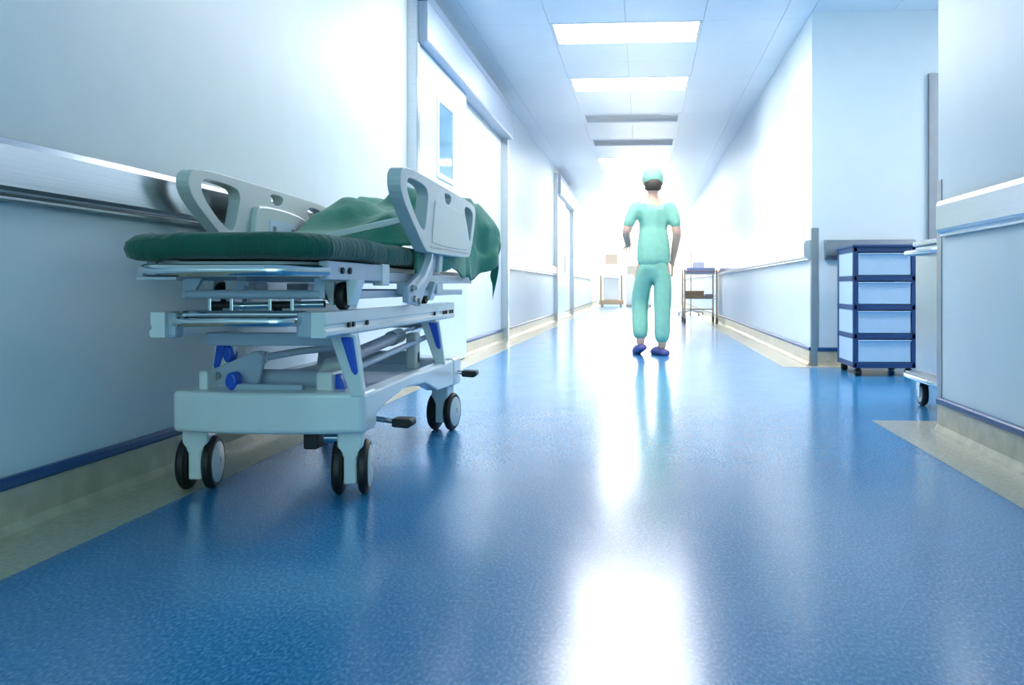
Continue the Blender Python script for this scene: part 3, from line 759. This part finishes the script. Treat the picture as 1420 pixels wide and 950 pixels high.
for k in range(nd):
    z = cz0 + k * hz + fh
    d_ = MB(); x0, x1, y0, y1, z0, z1 = cx0 + 0.032, cx1 - 0.032, cy0 + 0.006, cy1 - 0.04, z + 0.003, z + hz - fh - 0.006
    d_.box(x0, x1, y0, y0 + 0.006, z0, z1 - 0.012).box(x0, x1, y1 - 0.006, y1, z0, z1).box(x0, x1, y0, y1, z0, z0 + 0.005)
    d_.box(x0, x0 + 0.005, y0, y1, z0, z1).box(x1 - 0.005, x1, y0, y1, z0, z1)
    dr = dp(d_, 'drawer', M_DRAWER, bevel=0.002)
    dp(MB().prism([(y0 + 0.002, z1 - 0.014), (y0 - 0.014, z1 - 0.006), (y0 - 0.014, z1 - 0.001), (y0 + 0.006, z1)], 'x', x0 + 0.0, x1 - 0.0), 'drawer_grip', M_DRAWER, parent=dr, bevel=0.0015)
    dp(MB().box(cx0 + 0.006, cx0 + 0.012, cy0 + 0.03, cy1 - 0.03, z, z + hz - fh), 'side_panel', M_DRAWER)
    dp(MB().box(cx1 - 0.012, cx1 - 0.006, cy0 + 0.03, cy1 - 0.03, z, z + hz - fh), 'side_panel', M_DRAWER)
for x in (cx0 + 0.04, cx1 - 0.04):
    for y in (cy0 + 0.04, cy1 - 0.04):
        k = dp(MB().box(x - 0.014, x + 0.014, y - 0.012, y + 0.012, 0.03, 0.056), 'castor_fork', M_BLACK, bevel=0.003)
        dp(MB().lathe([(0.008, -0.02), (0.022, -0.02), (0.024, -0.014), (0.024, 0.014), (0.022, 0.02), (0.008, 0.02)], (x, y, 0.024), 'x', 18), 'wheel', M_BLACK, parent=k, smooth=True)

# ------------------------------------------------------------------ steel cabinet trolley behind the near corner
tc_ = empty('steel_trolley', (1.66, 4.25, 0)); TO = tc_.location.copy()
tag(tc_, 'stainless steel cabinet trolley with push bar half hidden behind the wall corner', 'trolley')
def tp(mb, name, m, bevel=0.0, parent=None, **k): return mb.build(name, m, parent or tc_, bevel=bevel, org=TO, **k)
tx0, tx1, ty0, ty1 = 1.385, 1.98, 3.97, 4.55
bd_ = tp(MB().box(tx0, tx1, ty0, ty1, 0.17, 0.80), 'body', M_STEEL, bevel=0.006)
for i in range(2):
    x = tx0 + 0.01 + i * 0.305
    d_ = tp(MB().box(x, x + 0.295, ty0 - 0.012, ty0, 0.19, 0.78), 'door', M_STEEL, bevel=0.004)
    tp(MB().tube(arc_path([(x + (0.26 if i == 0 else 0.035), ty0 - 0.012, 0.44), (x + (0.26 if i == 0 else 0.035), ty0 - 0.04, 0.44), (x + (0.26 if i == 0 else 0.035), ty0 - 0.04, 0.56), (x + (0.26 if i == 0 else 0.035), ty0 - 0.012, 0.56)], 0.015), 0.006), 'handle', M_CHROME, parent=d_, smooth=True)
tp(MB().box(tx0 - 0.012, tx1 + 0.012, ty0 - 0.012, ty1 + 0.012, 0.80, 0.825), 'top_panel', M_STEEL, bevel=0.006)
tp(MB().tube(arc_path([(tx0, ty0 + 0.04, 0.765), (tx0 - 0.065, ty0 + 0.04, 0.765), (tx0 - 0.065, ty1 - 0.04, 0.765), (tx0, ty1 - 0.04, 0.765)], 0.04), 0.0125, 12), 'push_bar', M_CHROME, smooth=True)
tr = MB().tube(arc_path([(tx0 - 0.05, ty0 + 0.2, 0.15), (tx0 - 0.05, ty0 - 0.03, 0.15), (tx1 + 0.05, ty0 - 0.03, 0.15), (tx1 + 0.05, ty1 + 0.03, 0.15), (tx0 - 0.05, ty1 + 0.03, 0.15), (tx0 - 0.05, ty0 + 0.19, 0.15)], 0.05), 0.014, 12)
tp(tr, 'bumper_rim', M_CHROME, smooth=True)
tp(MB().box(tx0 - 0.045, tx1 + 0.045, ty0 - 0.025, ty1 + 0.025, 0.142, 0.17), 'base_tray', M_STEELD, bevel=0.004)
for x in (tx0 + 0.02, tx1 - 0.04):
    for y in (ty0 + 0.03, ty1 - 0.05):
        k = tp(MB().prism([(y - 0.03, 0.142), (y + 0.035, 0.142), (y + 0.03, 0.09), (y + 0.012, 0.045), (y - 0.012, 0.045), (y - 0.02, 0.09)], 'x', x - 0.022, x - 0.018).prism([(y - 0.03, 0.142), (y + 0.035, 0.142), (y + 0.03, 0.09), (y + 0.012, 0.045), (y - 0.012, 0.045), (y - 0.02, 0.09)], 'x', x + 0.018, x + 0.022), 'castor_fork', M_CHROME)
        tp(MB().lathe([(0.03, -0.014), (0.055, -0.014), (0.06, -0.008), (0.06, 0.008), (0.055, 0.014), (0.03, 0.014)], (x, y, 0.06), 'x', 28), 'tyre', M_BLACK, parent=k, smooth=True)
        tp(MB().lathe([(0.01, -0.016), (0.042, -0.016), (0.042, 0.016), (0.01, 0.016)], (x, y, 0.06), 'x', 24), 'hub', M_PLASTIC, parent=k, smooth=True)

# ------------------------------------------------------------------ instrument trolley by the right wall, its load
it = empty('instrument_trolley', (0.93, 14.5, 0)); IO = it.location.copy()
tag(it, 'thin steel two-shelf instrument trolley on castors by the wall', 'trolley')
def ip(mb, name, m, bevel=0.0, parent=None, **k): return mb.build(name, m, parent or it, bevel=bevel, org=IO, **k)
ix0, ix1, iy0, iy1 = 0.68, 1.19, 14.15, 14.9
for x in (ix0, ix1):
    for y in (iy0, iy1):
        ip(MB().cyl((x, y, 0.12), (x, y, 0.88), 0.0125, 10), 'leg', M_TAN, smooth=True)
        k = ip(MB().prism([(y - 0.025, 0.13), (y + 0.025, 0.13), (y + 0.02, 0.045), (y - 0.012, 0.045)], 'x', x - 0.02, x + 0.02), 'castor_fork', M_STEELD)
        ip(MB().lathe([(0.015, -0.016), (0.045, -0.016), (0.05, -0.01), (0.05, 0.01), (0.045, 0.016), (0.015, 0.016)], (x, y, 0.05), 'x', 18), 'wheel', M_BLACK, parent=k, smooth=True)
for z in (0.80, 0.40):
    s_ = ip(MB().box(ix0, ix1, iy0, iy1, z, z + 0.012), 'shelf', M_STEEL, bevel=0.003)
    ip(MB().tube([(ix0, iy0, z + 0.05), (ix1, iy0, z + 0.05), (ix1, iy1, z + 0.05), (ix0, iy1, z + 0.05)], 0.006, 8, closed=True), 'shelf_rail', M_TAN, parent=s_, smooth=True)
ip(MB().cyl((ix0, iy1, 0.22), (ix1, iy1, 0.22), 0.008, 8), 'stretcher_bar', M_TAN, smooth=True)
def folded(name, x0, x1, y0, y1, z, n, h, m, label, cat):
    mb = MB()
    for k in range(n):
        j = 0.008 * ((k * 7) % 3 - 1)
        mb.prism(rrect(x0 + j, x1 + j, y0 - j, y1 - j, 0.02, 3), 'z', z + k * h, z + (k + 0.94) * h)
    o = mb.build(name, m, bevel=0.006, org=((x0 + x1) / 2, (y0 + y1) / 2, z)); o.location = ((x0 + x1) / 2, (y0 + y1) / 2, z)
    return tag(o, label, cat)
folded('folded_linen', ix0 + 0.03, ix1 - 0.02, iy0 + 0.03, iy0 + 0.45, 0.813, 3, 0.033, M_LINEN, 'stack of folded lilac blue linen on the top shelf of the instrument trolley', 'linen')
bxo = MB().box(-0.1, 0.1, -0.08, 0.08, 0, 0.2).box(-0.103, 0.103, -0.083, 0.083, 0.15, 0.2).build('white_box', M_WHITE, bevel=0.006); bxo.location = (0.93, 14.75, 0.8135)
tag(bxo, 'white box behind the folded linen on the instrument trolley', 'box')
bk_ = empty('wire_basket', (0.85, 14.4, 0.4135)); tag(bk_, 'brown basket on the lower shelf of the instrument trolley', 'basket')
mb = MB().box(-0.14, 0.14, -0.12, 0.12, 0, 0.008)
for s in (-1, 1):
    mb.box(s * 0.14 - 0.005, s * 0.14 + 0.005, -0.125, 0.125, 0, 0.11).box(-0.14, 0.14, s * 0.12 - 0.005, s * 0.12 + 0.005, 0, 0.11)
mb.build('basket_body', M_BASKET, bk_)
MB().tube([(-0.145, -0.125, 0.112), (0.145, -0.125, 0.112), (0.145, 0.125, 0.112), (-0.145, 0.125, 0.112)], 0.008, 8, closed=True).build('rim', M_BASKET, bk_, smooth=True)
folded('folded_cloth', 1.02, 1.14, iy0 + 0.1, iy0 + 0.4, 0.413, 2, 0.035, mat('slate_cloth', (120, 134, 168), 0.8, var=0.08), 'small folded slate blue cloth beside the brown basket', 'cloth')
# drip stand
iv = empty('drip_stand', (1.0, 18.2, 0)); VO = iv.location.copy(); tag(iv, 'slim steel drip stand with hooks behind the instrument trolley', 'drip stand')
MB().cyl((0, 0, 0.09), (0, 0, 1.75), 0.013, 10).build('pole', M_STEELD, iv, smooth=True)
for k in range(5):
    a = 2 * PI * k / 5 + 0.3
    l_ = MB().tube([(0, 0, 0.12), (0.26 * math.cos(a), 0.26 * math.sin(a), 0.07)], 0.014, 8).build('leg', M_STEELD, iv, smooth=True)
    MB().lathe([(0.008, -0.012), (0.026, -0.012), (0.03, 0), (0.026, 0.012), (0.008, 0.012)], (0.26 * math.cos(a), 0.26 * math.sin(a), 0.03), 'x', 14).build('wheel', M_BLACK, l_, smooth=True)
for s in (-1, 1):
    MB().tube(arc_path([(0, 0, 1.74), (s * 0.06, 0, 1.8), (s * 0.1, 0, 1.95), (s * 0.13, 0, 1.93)], 0.03), 0.008, 8).build('hook', M_STEELD, iv, smooth=True)

# ------------------------------------------------------------------ machines at the corridor's end
um = empty('ultrasound_machine', (-0.93, 26.4, 0)); tag(um, 'tall medical console with a monitor on top and brown frame at the corridor end', 'machine')
MB().box(-0.36, 0.36, -0.35, 0.35, 0.07, 0.2).build('base', M_TAN, um, bevel=0.02)
MB().box(-0.23, 0.23, -0.22, 0.28, 0.2, 0.88).build('body', M_WHITE, um, bevel=0.03)
for s in (-1, 1):
    MB().box(s * 0.31 - 0.03, s * 0.31 + 0.03, -0.3, -0.24, 0.2, 0.98).build('frame_post', M_TAN, um, bevel=0.01)
c_ = MB().prism([(-0.42, 0.93), (-0.42, 0.97), (0.25, 1.1), (0.25, 0.93)], 'x', -0.34, 0.34).build('control_panel', M_WHITE, um, bevel=0.02)
MB().box(-0.05, 0.05, 0.05, 0.15, 1.05, 1.3).build('monitor_neck', M_WHITE, um)
mo_ = MB().box(-0.2, 0.2, 0.02, 0.1, 1.26, 1.6).build('monitor', M_WHITE, um, bevel=0.01)
MB().box(-0.18, 0.18, 0.012, 0.021, 1.28, 1.58).build('screen', M_SCREEN, mo_)
for x in (-0.28, 0.28):
    for y in (-0.28, 0.28):
        MB().lathe([(0.02, -0.02), (0.06, -0.02), (0.07, 0), (0.06, 0.02), (0.02, 0.02)], (x, y, 0.07), 'x', 16).build('wheel', M_BLACK, um, smooth=True)
wd = empty('workstation_cabinet', (-0.12, 26.6, 0)); tag(wd, 'white cabinet with a small grey monitor next to the tall medical console', 'cabinet')
MB().box(-0.38, 0.38, -0.28, 0.28, 0.0, 0.06).build('plinth', M_TAN, wd)
MB().box(-0.36, 0.36, -0.3, 0.28, 0.06, 0.86).build('body', M_WHITE, wd, bevel=0.01)
for s in (0, 1):
    d_ = MB().box(-0.345 + s * 0.35, -0.005 + s * 0.35, -0.318, -0.3, 0.08, 0.84).build('door', M_WHITE, wd, bevel=0.004)
    MB().box(-0.04 + s * 0.06, -0.03 + s * 0.06, -0.34, -0.318, 0.45, 0.6).build('handle', M_STEEL, d_)
MB().box(-0.4, 0.4, -0.33, 0.3, 0.86, 0.9).build('worktop', M_WHITE, wd, bevel=0.005)
mo_ = empty('small_monitor', (-0.25, 26.55, 0.9)); tag(mo_, 'small grey monitor standing on the white cabinet', 'monitor')
MB().box(-0.1, 0.1, -0.07, 0.07, 0, 0.015).build('foot', M_SCREEN, mo_, bevel=0.004)
MB().box(-0.03, 0.03, 0.0, 0.03, 0.01, 0.1).build('neck', M_SCREEN, mo_)
h_ = MB().box(-0.22, 0.22, -0.03, 0.03, 0.07, 0.35).build('housing', M_SCREEN, mo_, bevel=0.008)
MB().box(-0.2, 0.2, -0.034, -0.029, 0.09, 0.33).build('screen', mat('screen_grey', (150, 150, 146), 0.3, var=0.03), h_)

# ------------------------------------------------------------------ the walking person (seen from behind)
def skin_mesh(name, joints, edges, material, parent=None, sub=2, root=0):
    """joints: list of (x, y, z, rx, ry)"""
    me = bpy.data.meshes.new(name)
    me.from_pydata([j[:3] for j in joints], edges, [])
    ob = bpy.data.objects.new(name, me); col.objects.link(ob)
    m = ob.modifiers.new('skin', 'SKIN'); m.use_smooth_shade = True; m.branch_smoothing = 0.6
    lay = me.skin_vertices[0].data if me.skin_vertices else None
    if lay is None:
        bm = bmesh.new(); bm.from_mesh(me); bm.verts.layers.skin.verify(); bm.to_mesh(me); bm.free(); lay = me.skin_vertices[0].data
    for i, j in enumerate(joints):
        lay[i].radius = (j[3], j[4]); lay[i].use_root = (i == root)
    if name.startswith('scrub'):
        s = ob.modifiers.new('sub0', 'SUBSURF'); s.levels = 1; s.render_levels = 1
        rm = ob.modifiers.new('fuse', 'REMESH'); rm.mode = 'VOXEL'; rm.voxel_size = 0.016; rm.use_smooth_shade = True
        sm = ob.modifiers.new('smooth', 'SMOOTH'); sm.iterations = 6; sub = 1
    s = ob.modifiers.new('sub', 'SUBSURF'); s.levels = sub; s.render_levels = sub
    me.materials.append(material)
    if parent: ob.parent = parent
    return ob
PX, PY = 0.10, 7.72
J = [  # body joints (local, y forward = away from camera)
 (0, 0, 0.86, 0.12, 0.09),      # 0 pelvis
 (0, 0.015, 1.02, 0.105, 0.08), # 1 waist
 (0, 0.03, 1.20, 0.125, 0.09),  # 2 chest
 (0, 0.035, 1.31, 0.085, 0.065), # 3 upper chest
 (0, 0.035, 1.40, 0.045, 0.045),# 4 neck
 (0, 0.05, 1.46, 0.06, 0.07),   # 5 jaw
 (0, 0.055, 1.54, 0.072, 0.088),# 6 head
 (0, 0.05, 1.61, 0.05, 0.06),   # 7 crown
 (-0.155, 0.03, 1.30, 0.045, 0.045), (-0.25, 0.0, 1.07, 0.04, 0.04), (-0.20, 0.19, 0.98, 0.03, 0.03),   # 8-10 left arm, forearm forward
 (0.155, 0.03, 1.30, 0.045, 0.045), (0.205, -0.03, 1.07, 0.04, 0.04), (0.19, 0.08, 0.86, 0.028, 0.028), # 11-13 right arm
 (-0.09, 0.02, 0.80, 0.078, 0.082), (-0.11, 0.10, 0.46, 0.052, 0.055), (-0.12, -0.02, 0.075, 0.034, 0.038), # 14-16 left leg (swinging)
 (0.09, -0.01, 0.80, 0.078, 0.082), (0.07, -0.04, 0.45, 0.052, 0.055), (0.055, -0.09, 0.045, 0.034, 0.038), # 17-19 right leg (planted)
]
E = [(0, 1), (1, 2), (2, 3), (3, 4), (4, 5), (5, 6), (6, 7), (3, 8), (8, 9), (9, 10), (3, 11), (11, 12), (12, 13), (0, 14), (14, 15), (15, 16), (0, 17), (17, 18), (18, 19)]
# hands: palm then five fingers each
def hand(wrist, fwd, side, thumb_dir):
    global J, E
    w_ = Vector(J[wrist][:3]); f = Vector(fwd).normalized(); s = Vector(side).normalized()
    b0 = len(J); palm = w_ + f * 0.055
    J.append((*palm, 0.03, 0.018)); E.append((wrist, b0))
    for k in range(4):
        off = (k - 1.5) * 0.018; ln = (0.062, 0.072, 0.068, 0.052)[k]
        a = palm + f * 0.035 + s * off; b = a + f * ln * 0.5 + Vector((0, 0, -0.008)); c = b + f * ln * 0.35 + Vector((0, 0, -0.02))
        i = len(J); J += [(*a, 0.009, 0.009), (*b, 0.008, 0.008), (*c, 0.007, 0.007)]; E += [(b0, i), (i, i + 1), (i + 1, i + 2)]
    t = Vector(thumb_dir).normalized()
    a = w_ + f * 0.03 + t * 0.03; b = a + f * 0.03 + t * 0.018; i = len(J)
    J += [(*a, 0.010, 0.010), (*b, 0.008, 0.008)]; E += [(b0, i), (i, i + 1)]
hand(10, (0.1, 1, -0.2), (1, 0, 0.2), (1, 0.2, 0.3))
hand(13, (0.0, 0.35, -1), (0.2, 1, 0.2), (-0.3, 1, 0))
person = skin_mesh('person', J, E, M_SKIN, None, 2)
person.location = (PX, PY, 0); person.rotation_euler = (0, 0, math.radians(10))
tag(person, 'person in pale teal scrubs walking away down the corridor in purple clogs', 'person')
def G(i, k=1.0, dx=0, dy=0, dz=0):
    j = J[i]; return (j[0] + dx, j[1] + dy, j[2] + dz, j[3] * k, j[4] * k)
top = [(0, 0, 0.72, 0.185, 0.135), (0, 0.01, 0.90, 0.17, 0.13), (0, 0.02, 1.05, 0.155, 0.12), (0, 0.03, 1.22, 0.165, 0.125), (0, 0.035, 1.35, 0.13, 0.095),
       (-0.14, 0.03, 1.325, 0.085, 0.085), (-0.215, 0.01, 1.18, 0.058, 0.058), (-0.24, 0.0, 1.10, 0.056, 0.056),
       (0.14, 0.03, 1.325, 0.085, 0.085), (0.188, -0.012, 1.18, 0.058, 0.058), (0.2, -0.028, 1.10, 0.056, 0.056)]
skin_mesh('scrub_top', top, [(0, 1), (1, 2), (2, 3), (3, 4), (4, 5), (5, 6), (6, 7), (4, 8), (8, 9), (9, 10)], M_SCRUB, person, 2, 3)
tro = [(0, 0, 0.90, 0.15, 0.115), (0, 0.0, 0.80, 0.155, 0.125),
       (-0.085, 0.02, 0.70, 0.10, 0.10), (-0.11, 0.09, 0.46, 0.082, 0.085), (-0.12, -0.01, 0.12, 0.075, 0.078),
       (0.085, -0.01, 0.70, 0.10, 0.10), (0.07, -0.04, 0.45, 0.082, 0.085), (0.055, -0.088, 0.09, 0.075, 0.078)]
skin_mesh('scrub_trousers', tro, [(0, 1), (1, 2), (2, 3), (3, 4), (1, 5), (5, 6), (6, 7)], M_SCRUB, person, 2, 1)
# cap, hair, face details
MB().lathe([(0.03, 0.125), (0.065, 0.11), (0.088, 0.075), (0.094, 0.03), (0.09, -0.005), (0.086, -0.01)], (0, 0.05, 1.53), 'z', 24).build('surgical_cap', M_SCRUB, person, smooth='all')
MB().lathe([(0.078, 0.02), (0.08, -0.02), (0.072, -0.06), (0.05, -0.075)], (0, 0.035, 1.52), 'z', 20).build('hair', M_HAIR, person, smooth='all')
for s in (-1, 1):
    MB().lathe([(0.004, -0.008), (0.016, -0.006), (0.02, 0), (0.014, 0.007), (0.004, 0.008)], (s * 0.082, 0.05, 1.51), 'x', 12).build('ear', M_SKIN, person, smooth='all')
    MB().lathe([(0.002, -0.006), (0.009, -0.003), (0.011, 0), (0.009, 0.003), (0.002, 0.006)], (s * 0.03, 0.138, 1.525), 'y', 12).build('eye', M_HAIR, person, smooth='all')
MB().prism([(0.135, 1.525), (0.165, 1.49), (0.135, 1.485)], 'x', -0.012, 0.012).build('nose', M_SKIN, person, bevel=0.004)
MB().box(-0.022, 0.022, 0.12, 0.135, 1.452, 1.46).build('mouth', mat('lips', (176, 110, 104), 0.5, var=0.03), person, bevel=0.003)
def clog(x, y, z, ang, tilt):
    n = 9; mb = MB()
    prof = [(-0.115, 0.03, 0.03), (-0.10, 0.038, 0.05), (-0.06, 0.04, 0.055), (0.0, 0.045, 0.06), (0.06, 0.05, 0.07), (0.10, 0.048, 0.062), (0.135, 0.038, 0.045), (0.152, 0.02, 0.03)]
    for (yy, wd_, hh) in prof:
        for k in range(12):
            a = 2 * PI * k / 12
            mb.v.append((wd_ * math.cos(a), yy, max(0.0, 0.5 * hh + 0.62 * hh * math.sin(a))))
    for i in range(len(prof) - 1):
        for k in range(12): mb.f.append((i * 12 + k, i * 12 + (k + 1) % 12, (i + 1) * 12 + (k + 1) % 12, (i + 1) * 12 + k))
    mb.f.append(tuple(range(12))[::-1]); mb.f.append(tuple((len(prof) - 1) * 12 + k for k in range(12)))
    o = mb.build('clog', M_SHOE, person, smooth='all'); o.location = (x, y, z); o.rotation_euler = (tilt, 0, ang)
    return o
clog(0.05, -0.06, 0.0, math.radians(16), 0); clog(-0.12, 0.01, 0.022, math.radians(5), math.radians(-14))
